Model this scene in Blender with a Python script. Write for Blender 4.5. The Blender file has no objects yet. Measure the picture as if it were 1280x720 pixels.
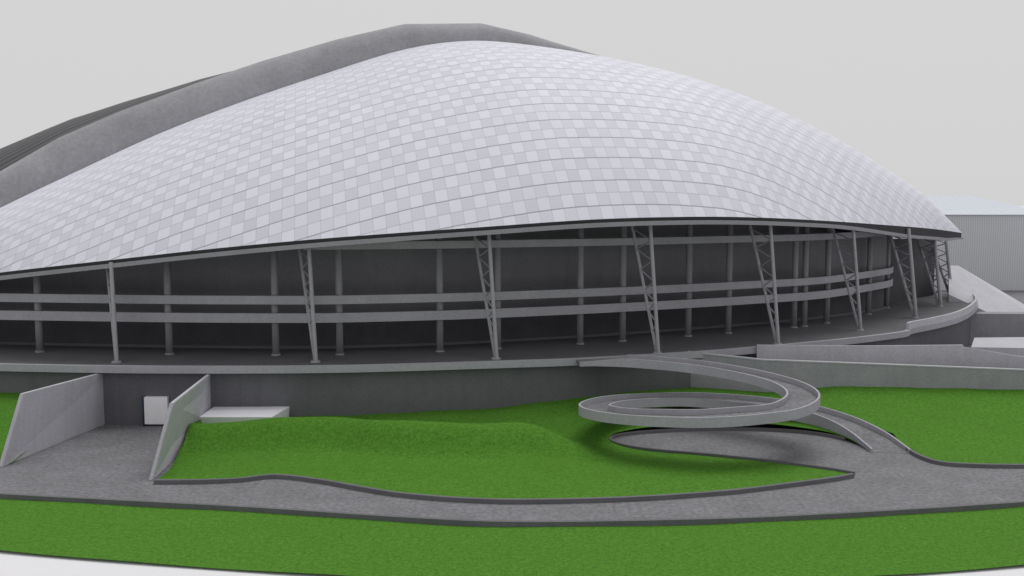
import bpy, bmesh, math, random
from mathutils import Vector
from mathutils.geometry import delaunay_2d_cdt
random.seed(4)
S = bpy.context.scene
COL = S.collection
# ------------------------------------------------------------------ camera
F = 1244.44
PIT = math.atan(110.0/F)
CAM = Vector((0, 0, 23.6))
def ray(px, py):
    rx = (px-640)/F; ry = -(py-360)/F
    return Vector((rx, math.cos(PIT)+ry*math.sin(PIT), -math.sin(PIT)+ry*math.cos(PIT)))
def at(px, py, z):
    d = ray(px, py); return CAM + d*((z-CAM.z)/d.z)
def pt(px, py, D):
    d = ray(px, py); return CAM + d*(D/d.y)
cd = bpy.data.cameras.new('camera'); cam = bpy.data.objects.new('camera', cd); COL.objects.link(cam)
cam.location = CAM; cam.rotation_euler = (math.pi/2-PIT, 0, 0)
cd.lens = 36*F/1280; cd.sensor_width = 36; cd.clip_end = 6000
S.camera = cam
# ------------------------------------------------------------------ materials
def newmat(name):
    m = bpy.data.materials.new(name); m.use_nodes = True
    nt = m.node_tree; b = nt.nodes['Principled BSDF']
    return m, nt, b
def N(nt, typ, **kw):
    n = nt.nodes.new(typ)
    for k, v in kw.items():
        if k == 'ins':
            for a, c in v.items(): n.inputs[a].default_value = c
        else: setattr(n, k, v)
    return n
def math_node(nt, op, a, b=None, c=None):
    n = nt.nodes.new('ShaderNodeMath'); n.operation = op
    for i, v in enumerate((a, b, c)):
        if v is None: continue
        if hasattr(v, 'links'): nt.links.new(v, n.inputs[i])
        else: n.inputs[i].default_value = v
    return n.outputs[0]
def mixcol(nt, f, a, b, mode='MIX'):
    n = nt.nodes.new('ShaderNodeMix'); n.data_type = 'RGBA'; n.blend_type = mode
    for sock, v in ((n.inputs[0], f), (n.inputs[6], a), (n.inputs[7], b)):
        if hasattr(v, 'links'): nt.links.new(v, sock)
        else: sock.default_value = v if not isinstance(v, tuple) else (*v, 1)[:4]
    return n.outputs[2]
def ramp(nt, f, p0, p1):
    n = nt.nodes.new('ShaderNodeMapRange'); n.inputs[1].default_value = p0; n.inputs[2].default_value = p1
    nt.links.new(f, n.inputs[0]); return n.outputs[0]
def concrete(name, col, var=0.10, fine=5.0, big=0.35, rough=0.85, bump=0.15, streak=0.0, stip=0.14):
    m, nt, b = newmat(name)
    col = (col[0], col[1]*.995, col[2]*1.045)
    tc = N(nt, 'ShaderNodeTexCoord')
    n1 = N(nt, 'ShaderNodeTexNoise', ins={'Scale': big, 'Detail': 6.0, 'Roughness': 0.6})
    n2 = N(nt, 'ShaderNodeTexNoise', ins={'Scale': fine, 'Detail': 4.0, 'Roughness': 0.75})
    nt.links.new(tc.outputs['Object'], n1.inputs['Vector']); nt.links.new(tc.outputs['Object'], n2.inputs['Vector'])
    lo = tuple(c*(1-var) for c in col); hi = tuple(min(1, c*(1+var)) for c in col)
    c = mixcol(nt, ramp(nt, n1.outputs[0], .3, .7), lo, hi)
    g = math_node(nt, 'MULTIPLY_ADD', ramp(nt, n2.outputs[0], .3, .7), 2*stip, 1-stip)
    gc = N(nt, 'ShaderNodeCombineColor')
    for i in range(3): nt.links.new(g, gc.inputs[i])
    c = mixcol(nt, 1.0, c, gc.outputs[0], 'MULTIPLY')
    if streak:
        mp = N(nt, 'ShaderNodeMapping'); mp.inputs['Scale'].default_value = (1.1, 1.1, 0.09)
        nt.links.new(tc.outputs['Object'], mp.inputs['Vector'])
        n3 = N(nt, 'ShaderNodeTexNoise', ins={'Scale': 1.0, 'Detail': 5.0, 'Roughness': 0.6})
        nt.links.new(mp.outputs[0], n3.inputs['Vector'])
        f = math_node(nt, 'MULTIPLY', ramp(nt, n3.outputs[0], .48, .75), streak)
        c = mixcol(nt, f, c, tuple(x*.45 for x in col))
    nt.links.new(c, b.inputs['Base Color']); b.inputs['Roughness'].default_value = rough
    bp = N(nt, 'ShaderNodeBump', ins={'Strength': bump, 'Distance': 0.05})
    nt.links.new(n2.outputs[0], bp.inputs['Height']); nt.links.new(bp.outputs[0], b.inputs['Normal'])
    return m
def plain(name, col, rough=.5, metal=0.0):
    return concrete(name, col, .06, 14, .6, rough, .04, 0, .05)
M = {}
M['conc'] = concrete('concrete_grey', (.30, .30, .31), streak=.15)
M['conc_light'] = concrete('concrete_light', (.48, .48, .495), var=.06, streak=.1)
M['wing'] = concrete('concrete_wing_wall', (.47, .47, .49), var=.06, streak=.15)
M['cap'] = concrete('concrete_coping', (.37, .37, .385), var=.06, streak=.08)
M['wall'] = concrete('concrete_base_wall', (.135, .135, .142), var=.08, streak=.2)
M['deckfloor'] = concrete('terrace_paving', (.11, .11, .113), var=.14, big=.25, fine=3, stip=.22)
M['pave'] = concrete('grey_paving', (.165, .165, .17), var=.15, big=.3, fine=2.6, stip=.42, bump=.3)
M['kerbdark'] = concrete('dark_kerb_stone', (.13, .13, .135), var=.1)
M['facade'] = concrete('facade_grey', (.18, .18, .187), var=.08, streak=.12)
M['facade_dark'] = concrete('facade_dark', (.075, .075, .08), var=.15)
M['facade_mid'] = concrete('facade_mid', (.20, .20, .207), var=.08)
M['soffit'] = concrete('soffit_grey', (.10, .10, .104))
M['column'] = concrete('column_concrete', (.26, .26, .266), var=.06, streak=.12)
M['band'] = concrete('balcony_band', (.36, .36, .372), var=.06, streak=.1)
M['fascia'] = concrete('rim_fascia_grey', (.28, .28, .29), var=.06)
M['steel'] = concrete('strut_steel', (.32, .32, .332), var=.05, rough=.5)
M['arch'] = concrete('arch_concrete', (.315, .315, .32), var=.13, big=.16, fine=2.0, streak=.1)
M['white'] = concrete('white_concrete', (.84, .84, .86), var=.03, streak=.05, stip=.04)
M['opening_white'] = plain('opening_bright_white', (.97, .97, .97), .5)  # near-white colour in place of daylight seen through the entrance
M['dark'] = concrete('dark_gap', (.025, .025, .028), var=.2)
M['pale'] = concrete('pale_ground', (.72, .72, .71), var=.02, big=.02, stip=.02)
M['doorframe'] = plain('door_dark_blue', (.02, .04, .06), .3)

def roof_mat():
    m, nt, b = newmat('white_roof_tiles')
    uv = N(nt, 'ShaderNodeUVMap'); sp = N(nt, 'ShaderNodeSeparateXYZ'); nt.links.new(uv.outputs[0], sp.inputs[0])
    u, v = sp.outputs[0], sp.outputs[1]
    fu, fv = math_node(nt, 'FLOOR', u), math_node(nt, 'FLOOR', v)
    chk = math_node(nt, 'MODULO', math_node(nt, 'ADD', fu, fv), 2.0)
    cb = N(nt, 'ShaderNodeCombineXYZ'); nt.links.new(fu, cb.inputs[0]); nt.links.new(fv, cb.inputs[1])
    wn = N(nt, 'ShaderNodeTexWhiteNoise'); nt.links.new(cb.outputs[0], wn.inputs['Vector'])
    rnd = wn.outputs['Value']
    t = math_node(nt, 'MULTIPLY_ADD', chk, .075, .67)
    t = math_node(nt, 'ADD', t, math_node(nt, 'MULTIPLY', math_node(nt, 'SUBTRACT', rnd, .5), .045))
    w = math_node(nt, 'SINE', math_node(nt, 'MULTIPLY', v, 2*math.pi*5))
    t = math_node(nt, 'ADD', t, math_node(nt, 'MULTIPLY', math_node(nt, 'MULTIPLY', w, math_node(nt, 'SUBTRACT', 1.0, chk)), .02))
    du = math_node(nt, 'ABSOLUTE', math_node(nt, 'SUBTRACT', math_node(nt, 'FRACT', u), .5))
    dv = math_node(nt, 'ABSOLUTE', math_node(nt, 'SUBTRACT', math_node(nt, 'FRACT', v), .5))
    s1 = math_node(nt, 'GREATER_THAN', du, .468); s2 = math_node(nt, 'GREATER_THAN', dv, .463)
    t = math_node(nt, 'MULTIPLY', t, math_node(nt, 'MULTIPLY_ADD', s1, -.15, 1.0))
    t = math_node(nt, 'MULTIPLY', t, math_node(nt, 'MULTIPLY_ADD', s2, -.20, 1.0))
    dr = math_node(nt, 'ABSOLUTE', math_node(nt, 'SUBTRACT', math_node(nt, 'FRACT', math_node(nt, 'MULTIPLY', v, .5)), .5))
    rib = math_node(nt, 'GREATER_THAN', dr, .478)
    t = math_node(nt, 'MULTIPLY', t, math_node(nt, 'MULTIPLY_ADD', rib, -.34, 1.0))
    tc = N(nt, 'ShaderNodeTexCoord'); n1 = N(nt, 'ShaderNodeTexNoise', ins={'Scale': .08, 'Detail': 6.0})
    nt.links.new(tc.outputs['Object'], n1.inputs['Vector'])
    t = math_node(nt, 'MULTIPLY', t, math_node(nt, 'MULTIPLY_ADD', n1.outputs[0], .08, .96))
    cc = N(nt, 'ShaderNodeCombineColor')
    nt.links.new(math_node(nt, 'MULTIPLY', t, .97), cc.inputs[0]); nt.links.new(math_node(nt, 'MULTIPLY', t, .975), cc.inputs[1]); nt.links.new(math_node(nt, 'MULTIPLY', t, 1.085), cc.inputs[2])
    nt.links.new(cc.outputs[0], b.inputs['Base Color'])
    b.inputs['Roughness'].default_value = .6
    b.inputs['Specular IOR Level'].default_value = .25
    bp = N(nt, 'ShaderNodeBump', ins={'Strength': .4, 'Distance': .06}); bp.invert = True
    h = math_node(nt, 'ADD', s2, rib)
    nt.links.new(h, bp.inputs['Height']); nt.links.new(bp.outputs[0], b.inputs['Normal'])
    return m
M['roof'] = roof_mat()
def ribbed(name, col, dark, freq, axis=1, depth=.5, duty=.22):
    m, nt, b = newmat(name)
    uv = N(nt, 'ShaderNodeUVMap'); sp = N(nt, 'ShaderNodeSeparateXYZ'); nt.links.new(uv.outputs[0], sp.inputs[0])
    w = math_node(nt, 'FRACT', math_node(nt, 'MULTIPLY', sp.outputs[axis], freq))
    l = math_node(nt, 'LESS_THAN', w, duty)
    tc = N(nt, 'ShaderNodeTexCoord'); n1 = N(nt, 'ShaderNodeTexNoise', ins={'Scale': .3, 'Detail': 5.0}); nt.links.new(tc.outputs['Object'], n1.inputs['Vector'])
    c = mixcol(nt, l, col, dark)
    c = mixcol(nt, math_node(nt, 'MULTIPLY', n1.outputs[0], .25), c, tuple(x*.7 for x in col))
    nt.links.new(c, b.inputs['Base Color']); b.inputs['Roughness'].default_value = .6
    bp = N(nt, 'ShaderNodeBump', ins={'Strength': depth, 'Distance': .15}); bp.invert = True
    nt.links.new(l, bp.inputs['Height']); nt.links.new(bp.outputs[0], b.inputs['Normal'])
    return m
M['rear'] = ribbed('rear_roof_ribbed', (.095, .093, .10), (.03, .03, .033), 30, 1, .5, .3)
M['cladding'] = ribbed('pale_cladding', (.66, .68, .71), (.545, .565, .595), 72, 0, .08, .4)
M['bluroof'] = ribbed('pale_blue_roof', (.56, .60, .67), (.53, .575, .645), 20, 0, .05)
def grass_mat(name, a, bcol, c3):
    m, nt, b = newmat(name)
    tc = N(nt, 'ShaderNodeTexCoord')
    def nz(s, d, r):
        n = N(nt, 'ShaderNodeTexNoise', ins={'Scale': s, 'Detail': d, 'Roughness': r}); nt.links.new(tc.outputs['Object'], n.inputs['Vector']); return n.outputs[0]
    n1, n2, n3 = nz(.16, 5., .6), nz(3.0, 6., .85), nz(8., 3., .8)
    c = mixcol(nt, ramp(nt, n2, .36, .64), a, bcol)
    c = mixcol(nt, math_node(nt, 'MULTIPLY', ramp(nt, n1, .35, .7), .3), c, c3)
    c = mixcol(nt, math_node(nt, 'MULTIPLY', ramp(nt, n3, .47, .68), .6), c, tuple(x*.45 for x in a))
    nt.links.new(c, b.inputs['Base Color']); b.inputs['Roughness'].default_value = .95
    b.inputs['Specular IOR Level'].default_value = .1
    bp = N(nt, 'ShaderNodeBump', ins={'Strength': .7, 'Distance': .15})
    nt.links.new(math_node(nt, 'ADD', n2, n3), bp.inputs['Height']); nt.links.new(bp.outputs[0], b.inputs['Normal'])
    return m
M['grass'] = grass_mat('green_grass', (.062, .178, .018), (.13, .33, .042), (.084, .225, .024))
# ------------------------------------------------------------------ mesh helpers
def mk(name, verts, faces, mat, parent=None, smooth=False, uvs=None, kind=None, label=None, cat=None, group=None):
    me = bpy.data.meshes.new(name); me.from_pydata([tuple(v) for v in verts], [], faces); me.update()
    if uvs is not None:
        l = me.uv_layers.new(name='UVMap')
        for p in me.polygons:
            for li in p.loop_indices: l.data[li].uv = uvs[me.loops[li].vertex_index]
    if smooth:
        for p in me.polygons: p.use_smooth = True
    me.materials.append(mat)
    o = bpy.data.objects.new(name, me); COL.objects.link(o)
    if parent is not None:
        o.parent = parent
        if parent.type == 'EMPTY': o.location = -parent.location
    for k, v in (('kind', kind), ('label', label), ('category', cat), ('group', group)):
        if v: o[k] = v
    return o
def fixn(o):
    bm = bmesh.new(); bm.from_mesh(o.data); bmesh.ops.recalc_face_normals(bm, faces=bm.faces); bm.to_mesh(o.data); bm.free(); return o
def thing(name, loc, label, cat, group=None):
    o = bpy.data.objects.new(name, None); COL.objects.link(o); o.location = loc
    o['label'] = label; o['category'] = cat
    if group: o['group'] = group
    return o
def catmull(P, n=12):
    P = [Vector(p) for p in P]; out = []
    Q = [P[0]*2-P[1]] + P + [P[-1]*2-P[-2]]
    for i in range(1, len(Q)-2):
        p0, p1, p2, p3 = Q[i-1:i+3]
        for k in range(n):
            t = k/n
            out.append(.5*((2*p1)+(p2-p0)*t+(2*p0-5*p1+4*p2-p3)*t*t+(3*p1-p0-3*p2+p3)*t**3))
    out.append(P[-1]); return out
def resample(P, n):
    L = [0]
    for a, b in zip(P, P[1:]): L.append(L[-1]+(b-a).length)
    out = []; j = 0
    for i in range(n+1):
        s = L[-1]*i/n
        while j < len(P)-2 and L[j+1] < s: j += 1
        t = (s-L[j])/max(1e-9, L[j+1]-L[j]); out.append(P[j].lerp(P[j+1], min(1, t)))
    return out
def tang(P, i):
    a = P[max(0, i-1)]; b = P[min(len(P)-1, i+1)]; t = Vector((b.x-a.x, b.y-a.y, 0)); return t.normalized()
def right(P, i):
    t = tang(P, i); return Vector((t.y, -t.x, 0))
def offset(P, d):
    return [p+right(P, i)*(d(i) if callable(d) else d) for i, p in enumerate(P)]
def sweep(name, P, sec, mat, parent=None, smooth=False, **kw):
    """sec: closed list of (lateral, z); may be a function of index"""
    V = []; Fc = []; n = None
    for i, p in enumerate(P):
        s = sec(i) if callable(sec) else sec
        n = len(s); r = right(P, i)
        for a, z in s: V.append(p+r*a+Vector((0, 0, z)))
    for i in range(len(P)-1):
        for k in range(n):
            a, b = i*n+k, i*n+(k+1) % n
            Fc.append((a, b, b+n, a+n))
    Fc.append(tuple(range(n-1, -1, -1))); Fc.append(tuple((len(P)-1)*n+k for k in range(n)))
    return fixn(mk(name, V, Fc, mat, parent, smooth, **kw))
def rect(a0, a1, z0, z1): return [(a0, z0), (a1, z0), (a1, z1), (a0, z1)]
def grid(name, rows, mat, parent=None, smooth=True, uv=None, uvf=None, **kw):
    n = len(rows[0]); V = [p for r in rows for p in r]; Fc = []; U = []
    for i in range(len(rows)-1):
        for k in range(n-1):
            Fc.append((i*n+k, i*n+k+1, (i+1)*n+k+1, (i+1)*n+k))
    if uvf: U = [uvf(i, k) for i in range(len(rows)) for k in range(n)]
    elif uv: U = [(uv[0]*k/(n-1), uv[1]*i/(len(rows)-1)) for i in range(len(rows)) for k in range(n)]
    return mk(name, V, Fc, mat, parent, smooth, uvs=U or None, **kw)
def inside(poly, x, y):
    c = False; j = len(poly)-1
    for i in range(len(poly)):
        a, b = poly[i], poly[j]
        if (a[1] > y) != (b[1] > y) and x < (b[0]-a[0])*(y-a[1])/(b[1]-a[1])+a[0]: c = not c
        j = i
    return c
def terrain(name, poly, h, step, mat, parent=None, smooth=True, skirt=0, **kw):
    poly = [(p[0], p[1]) for p in poly]
    pts = [Vector(p) for p in poly]; n = len(pts)
    xs = [p[0] for p in poly]; ys = [p[1] for p in poly]
    if step:
        x = min(xs)
        while x < max(xs):
            y = min(ys)
            while y < max(ys):
                q = (x+random.uniform(-.2, .2)*step, y+random.uniform(-.2, .2)*step)
                if inside(poly, *q): pts.append(Vector(q))
                y += step
            x += step
    r = delaunay_2d_cdt(pts, [], [list(range(n))], 1, 1e-4)
    V = [(v.x, v.y, h(v.x, v.y)) for v in r[0]]
    o = mk(name, V, [tuple(f) for f in r[2]], mat, parent, smooth, **kw)
    bm = bmesh.new(); bm.from_mesh(o.data); bmesh.ops.recalc_face_normals(bm, faces=bm.faces); bm.faces.ensure_lookup_table()
    if bm.faces and sum(f.normal.z for f in bm.faces) < 0: bmesh.ops.reverse_faces(bm, faces=bm.faces)
    bm.to_mesh(o.data); bm.free(); return o
def tube_bm(bm, a, b, r, n=10, r2=None):
    a, b = Vector(a), Vector(b); d = (b-a).normalized(); u = d.orthogonal().normalized(); w = d.cross(u)
    r2 = r if r2 is None else r2; A = []; B = []
    for k in range(n):
        t = 2*math.pi*k/n; e = u*math.cos(t)+w*math.sin(t)
        A.append(bm.verts.new(a+e*r)); B.append(bm.verts.new(b+e*r2))
    for k in range(n): bm.faces.new((A[k], A[(k+1) % n], B[(k+1) % n], B[k]))
    bm.faces.new(A[::-1]); bm.faces.new(B)
def from_bm(name, bm, mat, parent=None, smooth=False, **kw):
    me = bpy.data.meshes.new(name); bmesh.ops.recalc_face_normals(bm, faces=bm.faces); bm.to_mesh(me); bm.free()
    me.materials.append(mat); o = bpy.data.objects.new(name, me); COL.objects.link(o)
    if smooth:
        for p in me.polygons: p.use_smooth = True
    if parent is not None:
        o.parent = parent
        if parent.type == 'EMPTY': o.location = -parent.location
    for k, v in kw.items(): o[k] = v
    return o
def prism_bm(bm, bottom, top):
    A = [bm.verts.new(p) for p in bottom]; B = [bm.verts.new(p) for p in top]; n = len(A)
    for k in range(n): bm.faces.new((A[k], A[(k+1) % n], B[(k+1) % n], B[k]))
    bm.faces.new(A[::-1]); bm.faces.new(B)
def sstep(a, b, x):
    t = max(0, min(1, (x-a)/(b-a))); return t*t*(3-2*t)
TZ = 6.3
# ------------------------------------------------------------------ setting: ground
mk('ground', [(-2500, -400, -.50), (2500, -400, -.50), (2500, 4000, -.50), (-2500, 4000, -.50)], [(0, 1, 2, 3)], M['pale'], kind='structure')
kerb_px = [(-420, 585), (-200, 604), (0, 618), (300, 634), (500, 647), (640, 653), (820, 651), (1000, 645), (1280, 628), (1500, 609), (1700, 590)]
kerbP = resample(catmull([at(x, y, 0) for x, y in kerb_px]), 120)
pv = [(p.x, p.y) for p in kerbP] + [(kerbP[-1].x+120, 260), (kerbP[0].x-120, 260)]
terrain('paving', pv, lambda x, y: 0.0, 0, M['pave'], smooth=False, kind='structure')
sweep('kerb', kerbP, rect(-.25, .10, -.5, .07), M['kerbdark'], kind='structure')
arc_px = [(-420, 628), (-200, 664), (0, 688), (220, 706), (440, 720), (640, 727), (800, 729), (950, 726), (1085, 720), (1280, 706), (1500, 682), (1700, 655)]
arcP = resample(catmull([at(x, y, -.30) for x, y in arc_px]), 120)
kfront = offset(kerbP, .05)
terrain('front_lawn', [(p.x, p.y) for p in arcP]+[(p.x, p.y) for p in reversed(kfront)], lambda x, y: -.31+.04*math.sin(x*.4)*math.cos(y*.7), 1.6, M['grass'], kind='structure')
# main lawn with mound
front_px = [(193, 605), (250, 604.5), (300, 602.5), (345, 598), (400, 604), (450, 613), (500, 621), (570, 627), (640, 629.5), (740, 628), (830, 624), (920, 617), (1000, 607), (1045, 601)]
frontP = catmull([at(x, y, 0) for x, y in front_px], 6)
tip = [at(1066, 597, 0), at(1068, 594, 0)]
pit_px = [(1068, 594), (1040, 589), (980, 581), (900, 572), (820, 565), (780, 559), (763, 552), (773, 546), (820, 541), (900, 538), (980, 540), (1040, 547), (1085, 561)]
pitP = catmull([at(x, y, 0) for x, y in pit_px], 6)
under = [at(1096, 553, 0), at(1103, 545, 0), at(1116, 548, 0), at(1128, 558, 0)]
right_px = [(1134, 564), (1150, 573), (1175, 581), (1215, 584), (1280, 585), (1400, 584), (1560, 578)]
rightP = catmull([at(x, y, 0) for x, y in right_px], 6)
back = [Vector((rightP[-1].x+3, 110, 0)), Vector((60, 110.5, 0)), Vector((32, 112, 0)), Vector((22, 115, 0)), Vector((12, 111, 0)), Vector((5, 109.2, 0)), Vector((-10, 107.5, 0)), Vector((-31.4, 106, 0)), Vector((-31.0, 95, 0)), Vector((-30.0, 86, 0))]
lawn_poly = frontP + tip[:1] + pitP + under + rightP + back
def lawn_h(x, y):
    yy = y-.75*math.sin(x*.27+.6)-.18*math.sin(x*.71+1)+.12*max(0, x+16)
    crest = 2.45*sstep(90.6, 94.2, yy)-1.9*sstep(94.5, 99.2, yy)
    hl = .10 + .05*sstep(84, 90, y) + crest*(.90+.10*sstep(-27, -18, x)+.04*math.sin(x*.5))*(1-.25*sstep(-2, 6, x)) + .45*sstep(100, 106, y)
    hl += .9*sstep(-4, 12, x)*sstep(100, 108, y)
    cap = sstep(96.0, 97.8, y)*(1-sstep(-23, -21, x))
    hl = hl*(1-cap)+min(hl, 1.0)*cap
    tt = max(0, min(1, (y-92.5)/17.5))
    hr = .10 + 2.1*tt**1.5+.95*sstep(28, 38, x)*tt**1.8
    f = sstep(1.0, 9.0, x+.25*(y-94))
    e = .04*math.sin(x*.9+y*.5)*math.sin(y*.8)
    return hl*(1-f)+hr*f+e*sstep(83, 90, y)
terrain('lawn', lawn_poly, lawn_h, .6, M['grass'], kind='structure')
def kerb_line(P, h):
    sweep('kerb', [p.copy() for p in P], rect(-.16, .16, -.02, h), M['kerbdark'], kind='structure')
kerb_line(frontP+tip[:1], .36)
kerb_line(pitP[:-4], .32)
kerb_line(rightP, .34)
terrain('side_lawn', [(-44.9, 87.5), (-43.6, 106), (-110, 108), (-110, 86)], lambda x, y: .1+3.2*sstep(88, 106, y), 2, M['grass'], kind='structure')
# ------------------------------------------------------------------ stadium
ST = thing('stadium', (0, 150, 0), 'large stadium under a white tiled shell roof with grey arch and leaning trusses', 'stadium')
rim_px = [(-206, 367, 125), (-100, 354, 116), (0, 340.5, 110.5), (137, 325, 107), (250, 312.5, 105.5), (382, 300, 105), (500, 291, 105.5), (600, 284, 107), (740, 274.5, 109.5), (860, 271, 112.5), (950, 272, 117), (1040, 276.5, 128), (1117, 282, 143), (1165, 286, 158), (1202, 291, 172.7)]
rim = resample(catmull([pt(*q) for q in rim_px]), 200)
def archD(x): return 150/(1-.29375*(x-640)/F)
crest_px = [(-206, 366), (-100, 315), (0, 262), (100, 213), (200, 166.5), (300, 128), (400, 94), (500, 63), (575, 51.5), (640, 54), (735, 70), (820, 92), (900, 119), (960, 146), (1050, 194), (1120, 235), (1202, 290)]
crest = resample(catmull([pt(x, y, archD(x)-3*max(0, min(1, (1197-x)/200))) for x, y in crest_px]), 200)
top_px = [(-206, 340), (-100, 274), (0, 214), (75, 171), (150, 139), (245, 104), (330, 75.5), (420, 49.5), (505, 30), (602, 29), (660, 43), (735, 69.5), (820, 100), (900, 128), (960, 155), (1050, 202), (1120, 241), (1202, 291)]
topc = resample([pt(x, y, archD(x)) for x, y in top_px], 200)
def interp(x, T):
    for (a, b), (c, d) in zip(T, T[1:]):
        if x <= c: return b+(d-b)*(x-a)/(c-a)
    return T[-1][1]
NV = 44
rows = []
for j in range(NV+1):
    v = j/NV; row = []
    for i in range(201):
        u = i/200; a, c = rim[i], crest[i]
        b = interp(u, [(0, 0), (.1, 1.6), (.3, 3.2), (.5, 4.6), (.65, 5.0), (.8, 4.2), (.92, 2.6), (1, 0)])
        out = Vector((.10, -.34, 1))
        row.append(a.lerp(c, v)+out*b*4*v*(1-v))
    rows.append(row)
wid = []
for i in range(201):
    wid.append(sum((rows[j+1][i]-rows[j][i]).length for j in range(NV)))
wm = max(wid)
def roof_uv(j, i):
    k = .30+.70*wid[i]/wm
    return (140*i/200.0, 40-29*k*(1-j/NV))
grid('roof_shell', rows, M['roof'], ST, True, uvf=roof_uv)
# rim: dark gutter and fascia, deeper towards the tip, easing at the very end
sub = rim[2:201]
def gd(i): return .36+.85*sstep(135, 172, i)*(1-.45*sstep(186, 198, i))
def fh(i): return .48*(1-.4*sstep(184, 198, i))
sweep('roof_gutter', sub, lambda i: rect(-.6, -.02, -gd(i)-.02, -.01), M['dark'], ST)
sweep('rim_fascia', sub, lambda i: rect(-.75, .30, -gd(i)-fh(i)-.03, -gd(i)-.03), M['fascia'], ST)
i0s, i1s = 34, 194
sof = rim[i0s:i1s]
so_in = []
for k, p in enumerate(sof):
    i = i0s+k; L = min(15, .62*(Vector((crest[i].x, crest[i].y, 0))-Vector((p.x, p.y, 0))).length)
    so_in.append(p-right(rim, i)*L)
grid('soffit', [[p-Vector((0, 0, .5)) for p in sof], [p+Vector((0, 0, .0)) for p in so_in]], M['soffit'], ST)
def rimz(p):
    return min(rim, key=lambda q: (q.x-p.x)**2+(q.y-p.y)**2).z
# arch beam, rounded front face
bk = Vector((-.28, .96, 0))
sec = []
for i in range(201):
    k = min(1, (200-i)/30, i/12)
    a, t = crest[i], topc[i]
    a1 = a+Vector((0, 0, .12)); row = [a-Vector((0, 0, 1.5*k)), a1]
    for s in (.2, .4, .6, .8):
        row.append(a1.lerp(t, s)+(Vector((0, 0, .4))-bk*.7)*k*4*s*(1-s)*max(0, min(1, (t-a1).length/4)))
    row += [t, t+bk*1.2*k-Vector((0, 0, .1*k)), t+bk*3*k-Vector((0, 0, .5*k)), t+bk*3*k-Vector((0, 0, 4*k))]
    sec.append(row)
grid('arch_beam', [[s[j] for s in sec] for j in range(len(sec[0]))], M['arch'], ST, True)
# rear roof shell
rr = []
for j in range(41):
    v = j/40; row = []
    for i in range(201):
        u = i/200; t = topc[i]+bk*2.4*min(1, (200-i)/30)-Vector((0, 0, .4))
        w = 44*math.sin(math.pi*(.10+.90*u)) if u < 1 else .1
        q = Vector((t.x, t.y, 0))+bk*max(.1, w); q.z = 17.5
        bb_ = interp(u, [(0, 3.5), (.06, 8.2), (.15, 9.2), (.28, 9.8), (.38, 9.0), (.46, 6.8), (.6, 5.2), (.85, 3), (1, 0)])
        row.append(t.lerp(q, v)+Vector((0, 0, bb_*4*v*(1-v))))
    rr.append(row)
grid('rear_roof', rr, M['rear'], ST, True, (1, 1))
# inner ring
ring_px = [(-190, 434), (-60, 437.5), (50, 440), (212, 443), (345, 444), (425, 443.5), (550, 439.5), (622, 436), (725, 430), (778, 426.5), (860, 420.5), (910, 416.5), (992, 409.5), (1005, 408), (1033, 404), (1085, 393), (1108, 385)]
ringC = [at(x, y, TZ) for x, y in ring_px]
ring = catmull(ringC+[Vector((64.5, 176, TZ)), Vector((65, 192, TZ)), Vector((60, 210, TZ))], 8)
ring = resample(ring, 160)
wallP = offset(ring, lambda i: -5+4.9*sstep(92, 122, i))
def wall_strip(name, z0, z1, mat, inset=0.0, parent=ST):
    P = offset(wallP, inset)
    def sc(i):
        zt = z1 if z1 is not None else rimz(P[i])-.3-TZ
        return rect(-.3, 0, z0, zt)
    return sweep(name, P, sc, mat, parent)
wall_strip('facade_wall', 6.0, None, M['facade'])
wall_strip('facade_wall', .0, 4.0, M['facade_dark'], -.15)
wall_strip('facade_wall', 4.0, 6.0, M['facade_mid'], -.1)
wall_strip('facade_plinth', 0.0, .35, M['wall'], .12)
# end wall closing the gallery under the tip of the roof
ew = [Vector((60.5, 163, TZ)), Vector((68, 171.5, TZ)), Vector((77.0, 181, TZ))]
ew = resample(ew, 14)
sweep('facade_wall', ew, lambda i: rect(-.3, 0, 0, 10.9-.5*i/14), M['facade_dark'], ST)
for zb, h in ((3.75, 1.05), (5.8, .95), (11.85, .85)):
    P = offset(ring, .62)
    if zb > 10: P = [p for p in P if p.y > 160 or rimz(p) > TZ+zb+h+.3]
    o = sweep('balcony_parapet', P, rect(-.02, .24, zb, zb+h), M['band'], ST)
    sweep('balcony_slab', P, rect(-2.4, -.03, zb+.02, zb+.3), M['soffit'], o)
for p in ringC[1:]:
    zt = rimz(p)-.15
    bm = bmesh.new(); tube_bm(bm, p-Vector((0, 0, .05)), (p.x, p.y, zt), .40, 18)
    for f in bm.faces: f.smooth = len(f.verts) == 4
    o = from_bm('column', bm, M['column'], ST)
    bm = bmesh.new(); tube_bm(bm, p, p+Vector((0, 0, .18)), .52, 18); from_bm('column_base', bm, M['conc'], o)
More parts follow.
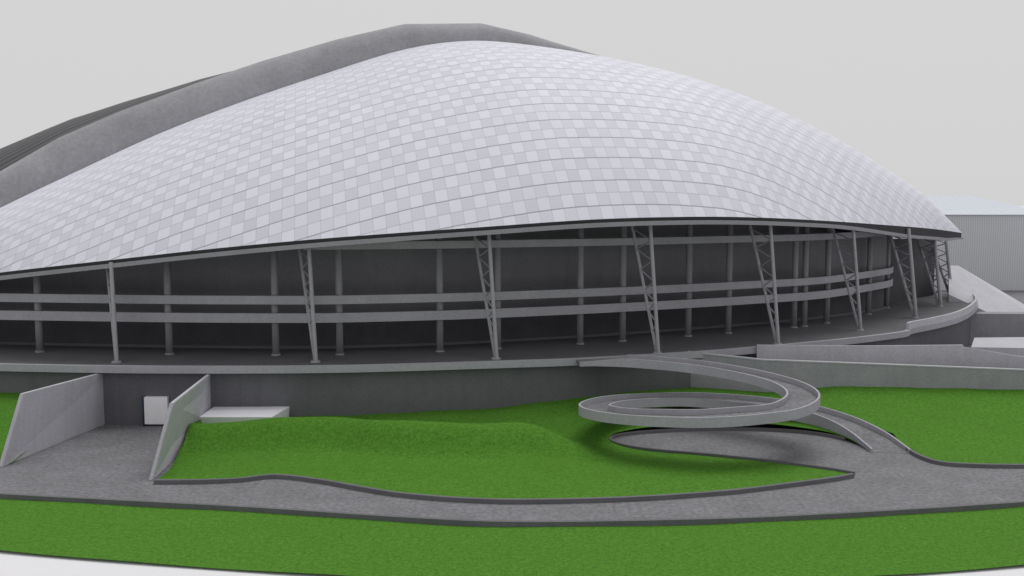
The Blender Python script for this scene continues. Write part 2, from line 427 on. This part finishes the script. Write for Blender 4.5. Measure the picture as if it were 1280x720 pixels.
# leaning trusses
st_px = [(-95, 450), (146, 453.5), (395, 453), (621, 449), (823, 442), (973, 430.5), (1076, 413), (1145, 397.5), (1176, 383), (1190, 372)]
stP = [at(x, y, TZ) for x, y in st_px]
for i, p in enumerate(stP):
    n = Vector((-.48, .88, 0)); fat = 1.25 if p.y > 138 else 1.0
    oB, iB = p+n*.0, p+n*.35
    oT = p+n*1.9; oT.z = rimz(oT)-.3; iT = p+n*5.6; iT.z = rimz(iT)-.2
    bm = bmesh.new()
    tube_bm(bm, oB+Vector((0, 0, .1)), oT, .22*fat, 10); tube_bm(bm, iB+Vector((0, 0, .1)), iT, .18*fat, 10)
    o = from_bm('support_truss', bm, M['steel'], ST)
    bm = bmesh.new(); K = 6
    for k in range(1, K):
        a = oB.lerp(oT, (k+.5)/(K+.5)); b1 = iB.lerp(iT, (k)/(K+.5)); b2 = iB.lerp(iT, (k+1)/(K+.5))
        tube_bm(bm, b1, a, .085*fat, 6); tube_bm(bm, a, b2, .085*fat, 6)
    from_bm('bracing', bm, M['steel'], o)
    bm = bmesh.new(); q = p+n*.18; tube_bm(bm, q, q+Vector((0, 0, .2)), .55, 12, .45); from_bm('truss_foot', bm, M['conc'], o)
# terrace
edge_px = [(-330, 447), (-150, 452.5), (0, 456.5), (150, 459), (300, 459.5), (450, 458), (640, 452.5), (735, 449), (870, 441), (935, 436), (1050, 425.5), (1128, 416)]
curve_px = [(1140, 411.5), (1170, 405.5), (1198, 398), (1215, 389), (1222, 380), (1216, 373), (1200, 368)]
edgeP = resample(catmull([at(x, y, TZ) for x, y in edge_px+curve_px]), 220)
terrain('terrace_floor', [(p.x, p.y) for p in edgeP]+[(70, 225), (-150, 225)], lambda x, y: TZ, 0, M['deckfloor'], ST, False)
sweep('terrace_edge', edgeP, rect(-.5, .05, -.62, .13), M['cap'], ST)
wl = [Vector((p.x, p.y, 0)) for p in edgeP]
sweep('terrace_wall', wl, rect(-1.5, -.9, -.45, TZ-.05), M['wall'], ST)
i0 = max(i for i, p in enumerate(edgeP) if p.x < at(1136, 412, TZ).x)
pp = edgeP[i0:]
sweep('terrace_parapet', pp, rect(-.42, -.06, .14, 1.0), M['conc_light'], ST)
# entrance opening in the terrace wall, bright sky beyond painted as a white panel
yb = min(edgeP, key=lambda p: abs(p.x+38.5)).y + .84
def box(name, x0, x1, y0, y1, z0, z1, mat, parent=None, **kw):
    bm = bmesh.new()
    prism_bm(bm, [(x0, y0, z0), (x1, y0, z0), (x1, y1, z0), (x0, y1, z0)], [(x0, y0, z1), (x1, y0, z1), (x1, y1, z1), (x0, y1, z1)])
    bmesh.ops.bevel(bm, geom=list(bm.edges), offset=.02, segments=1, affect='EDGES')
    return from_bm(name, bm, mat, parent, **kw)
xd = at(189, 528, 0).x+1.15
dr = box('bright_opening', xd-1.15, xd+1.3, yb-.50, yb+.3, .22, 3.1, M['opening_white'], ST)
box('door_frame', xd-1.35, xd-1.15, yb-.54, yb+.3, 0, 3.15, M['doorframe'], dr)
# ------------------------------------------------------------------ wing walls
def wing(xn, yn, xf, yf, th, zt_n, zt_f, lean, label):
    a = Vector((xn, yn, 0)); b = Vector((xf, yf, 0)); d = (b-a).normalized(); r = Vector((d.y, -d.x, 0))*th
    bm = bmesh.new()
    bot = [a, a+r, b+r, b]
    L = Vector((lean[0], lean[1], 0))
    top = [a+L+Vector((0, 0, zt_n)), a+L+r+Vector((0, 0, zt_n)), b+r+Vector((0, 0, zt_f)), b+Vector((0, 0, zt_f))]
    prism_bm(bm, bot, top)
    bmesh.ops.bevel(bm, geom=list(bm.edges), offset=.04, segments=2, affect='EDGES')
    return from_bm('wing_wall', bm, M['wing'], None, label=label, category='wall', group='wing walls beside the sunken entrance')
wing(-45.6, 86.6, -43.2, 104.6, .4, 6.1, 5.5, (.9, 2.6), 'grey concrete wing wall left of the bright white entrance opening')
wing(-30.7, 82.3, -32.0, 104.4, .34, 6.15, 5.5, (1.15, 2.4), 'grey concrete wing wall between the entrance and the white slab')
# white slab
bm = bmesh.new()
prism_bm(bm, [(-31.3, 98.2, .6), (-24.1, 98.2, .6), (-23.3, 104.4, .6), (-31.3, 104.4, .6)], [(-31.3, 98.0, 2.0), (-24.0, 98.0, 2.0), (-23.2, 104.4, 2.0), (-31.3, 104.4, 2.0)])
bmesh.ops.bevel(bm, geom=list(bm.edges), offset=.03, segments=1, affect='EDGES')
from_bm('concrete_slab', bm, M['white'], None, label='flat white concrete slab on the lawn beside the right wing wall', category='slab')
# ------------------------------------------------------------------ spiral ramp
ramp_pts = [(722, 450.6, 6.33), (750, 450.4, 6.33), (800, 452.5, 6.28), (870, 459, 6.1), (935, 470, 5.7), (985, 484, 5.2), (1004, 499, 4.8), (985, 513, 4.5), (935, 521, 4.3), (875, 524.5, 4.1), (810, 523, 3.8), (762, 518.5, 3.5), (743, 512, 3.2), (765, 504.5, 2.9), (815, 500.5, 2.6), (880, 500, 2.3), (950, 505, 2.0), (1005, 514, 1.6), (1050, 528, 1.1), (1085, 545, .5), (1108, 561, .10), (1114, 566, .03)]
RP = resample(catmull([at(x, y, z) for x, y, z in ramp_pts]), 180)
c = sum(RP, Vector())/len(RP)
RT = thing('spiral_ramp', (c.x, c.y, 0), 'grey looping concrete footbridge ramp curling down from terrace to paving', 'ramp')
W = 1.35
i_f = min(range(len(RP)), key=lambda i: (RP[i]-at(875, 524.5, 4.1)).length)
i_b = min(range(len(RP)), key=lambda i: (RP[i]-at(880, 500, 2.3)).length)
def WR(i): return W+1.15*sstep(i_b-8, i_b+4, i)*(1-sstep(i_b+10, i_b+26, i))+.55*sstep(i_f-16, i_f-6, i)*(1-sstep(i_f+6, i_f+18, i))+.35*sstep(150, 172, i)
def WL(i): return W+.25*sstep(150, 172, i)
def ph(i): return .06+.46*sstep(0, 12, i)*(1-.35*sstep(164, 180, i))
def lo(i): return -.40*(1-.85*sstep(162, 179, i))-.35*sstep(138, 152, i)*(1-sstep(156, 172, i))
sweep('ramp_deck', RP, lambda i: rect(-WL(i), WR(i), lo(i)*.85, 0), M['pave'], RT)
sweep('ramp_parapet', RP, lambda i: rect(WR(i)+.01, WR(i)+.2, lo(i), ph(i)), M['cap'], RT)
sweep('ramp_parapet', RP[10:], lambda i: rect(-WL(i+10)-.2, -WL(i+10)-.01, lo(i+10), ph(i+10)), M['cap'], RT)
# ------------------------------------------------------------------ side ramp on the right
SR = thing('side_ramp', (55, 112, 0), 'long straight concrete ramp with solid side walls right of the looping ramp', 'ramp')
fr = [(862, 113.0, 6.2), (957, 110.0, 5.75), (1100, 109.2, 5.4), (1280, 108.5, 4.9), (1500, 108, 4.1)]
def fp(x, d, z): return Vector(((x-640)/F*d*1.0, d, z))
FP = [fp(*q) for q in fr]; BP = [Vector((p.x+.6, p.y+5.2, 6.75)) for p in FP]
BP[3] = fp(1209, 114.5, 6.85); BP[4] = fp(1210.5, 114.5, 6.6); BP.append(fp(1280, 114, 5.6)); BP.append(fp(1500, 113, 4.2))
BP = BP[1:]
bm = bmesh.new()
base = [Vector((p.x, p.y, 0)) for p in FP]; bb = [Vector((p.x+.6, p.y+5, 0)) for p in FP]
for k in range(4):
    lo_ = [base[k]+Vector((0, .35, 0)), base[k+1]+Vector((0, .35, 0)), bb[k+1], bb[k]]
    tp = [Vector((q.x, q.y, z-1.0)) for q, z in zip(lo_, (FP[k].z, FP[k+1].z, FP[k+1].z, FP[k].z))]
    prism_bm(bm, lo_, tp)
bmesh.ops.remove_doubles(bm, verts=bm.verts, dist=.001)
from_bm('ramp_deck', bm, M['deckfloor'], SR)
FPg = [Vector((p.x, p.y, 0)) for p in FP]
sweep('ramp_wall', FPg, lambda i: rect(-.32, 0, 0, FP[i].z), M['conc'], SR)
sweep('wall_coping', FPg, lambda i: rect(-.38, .07, FP[i].z+.004, FP[i].z+.14), M['conc_light'], SR)
BPg = [Vector((p.x, p.y, 0)) for p in BP]
sweep('ramp_wall', BPg[:], lambda i: rect(-.3, .0, 0, BP[i].z), M['conc_light'], SR)
# ------------------------------------------------------------------ right background pieces
def slabpoly(name, pts, vec, mat, **kw):
    bm = bmesh.new(); back_ = [p+Vector(vec) for p in pts]
    prism_bm(bm, pts, back_); return from_bm(name, bm, mat, None, **kw)
q = [(1186, 332, 184), (1198, 332, 184), (1288, 385, 182), (1288, 392, 168), (1236, 391, 166), (1186, 368, 168)]
bm = bmesh.new(); top = [pt(*a) for a in q]; prism_bm(bm, [Vector((p.x, p.y, -.2)) for p in top], top)
bmesh.ops.triangulate(bm, faces=[f for f in bm.faces if len(f.verts) > 4])
from_bm('sloping_wall', bm, M['conc_light'], None, label='pale sloping wall at the stadium tip below the distant hall', category='wall')
q = [(1196, 392, 163), (1420, 393, 158), (1420, 470, 158), (1196, 470, 163)]
slabpoly('retaining_wall', [pt(*a) for a in q], (.7, 3, 0), M['conc'], label='grey retaining wall behind the curved terrace parapet at right edge', category='wall')
bm = bmesh.new()
bt = [at(1214, 434, 4.0), at(1420, 437, 4.0), at(1420, 420, 4.0), at(1218, 422, 4.0)]
prism_bm(bm, [Vector((p.x, p.y, -.2)) for p in bt], bt)
from_bm('concrete_platform', bm, M['conc_light'], None, label='low pale grey platform top behind the stepped wall of the straight ramp', category='platform')
# far building
FB = thing('hall_building', (121, 280, 0), 'distant pale grey hall with ribbed cladding and bluish hipped roof behind stadium tip', 'building')
x0, x1, y0, y1, ze = 98.0, 141.0, 260.0, 300.0, 19.8
loop = [(x0, y0), (x1, y0), (x1, y1), (x0, y1)]
V = []; Fc = []; U = []
for k in range(4):
    a, b = loop[k], loop[(k+1) % 4]; n = len(V)
    V += [(*a, 0), (*b, 0), (*b, ze), (*a, ze)]; U += [(0, 0), (1, 0), (1, 1), (0, 1)]; Fc.append((n, n+1, n+2, n+3))
mk('building_wall', V, Fc, M['cladding'], FB, uvs=U)
e = .5; rz = 24.8
V = [(x0-e, y0-e, ze), (x1+e, y0-e, ze), (x1+e, y1+e, ze), (x0-e, y1+e, ze), (x0+16, 280, rz), (x1-12.5, 280, rz)]
mk('building_roof', V, [(0, 1, 5, 4), (1, 2, 5), (2, 3, 4, 5), (3, 0, 4), (3, 2, 1, 0)], M['bluroof'], FB, uvs=[(0, 0), (1, 0), (1, 1), (0, 1), (.3, .5), (.7, .5)])
# ------------------------------------------------------------------ light
w = bpy.data.worlds.new('World'); S.world = w; w.use_nodes = True
nt = w.node_tree; bg = nt.nodes['Background']
EL, AZ = math.radians(64), math.radians(150)   # high soft sun, from behind the stadium and a little to the right
sk = nt.nodes.new('ShaderNodeTexSky'); sk.sky_type = 'NISHITA'; sk.sun_disc = False; sk.sun_elevation = EL; sk.sun_rotation = math.pi-AZ
sk.dust_density = 4; sk.air_density = 1
hs = nt.nodes.new('ShaderNodeHueSaturation'); hs.inputs['Saturation'].default_value = .1
nt.links.new(sk.outputs[0], hs.inputs['Color'])
mx = nt.nodes.new('ShaderNodeMix'); mx.data_type = 'RGBA'; mx.inputs[0].default_value = .95
nt.links.new(hs.outputs[0], mx.inputs[6]); mx.inputs[7].default_value = (6.70, 6.68, 6.72, 1)
nt.links.new(mx.outputs[2], bg.inputs['Color']); bg.inputs['Strength'].default_value = .1
sd = bpy.data.lights.new('sun', 'SUN'); sd.energy = 1.45; sd.angle = math.radians(38); sd.color = (1, .98, .95)
so = bpy.data.objects.new('sun', sd); COL.objects.link(so)
dirv = Vector((math.sin(AZ)*math.cos(EL), -math.cos(AZ)*math.cos(EL), math.sin(EL)))
so.rotation_euler = dirv.to_track_quat('Z', 'Y').to_euler(); so.location = (-60, -40, 120)
S.view_settings.view_transform = 'Standard'; S.view_settings.look = 'None'; S.view_settings.exposure = 0
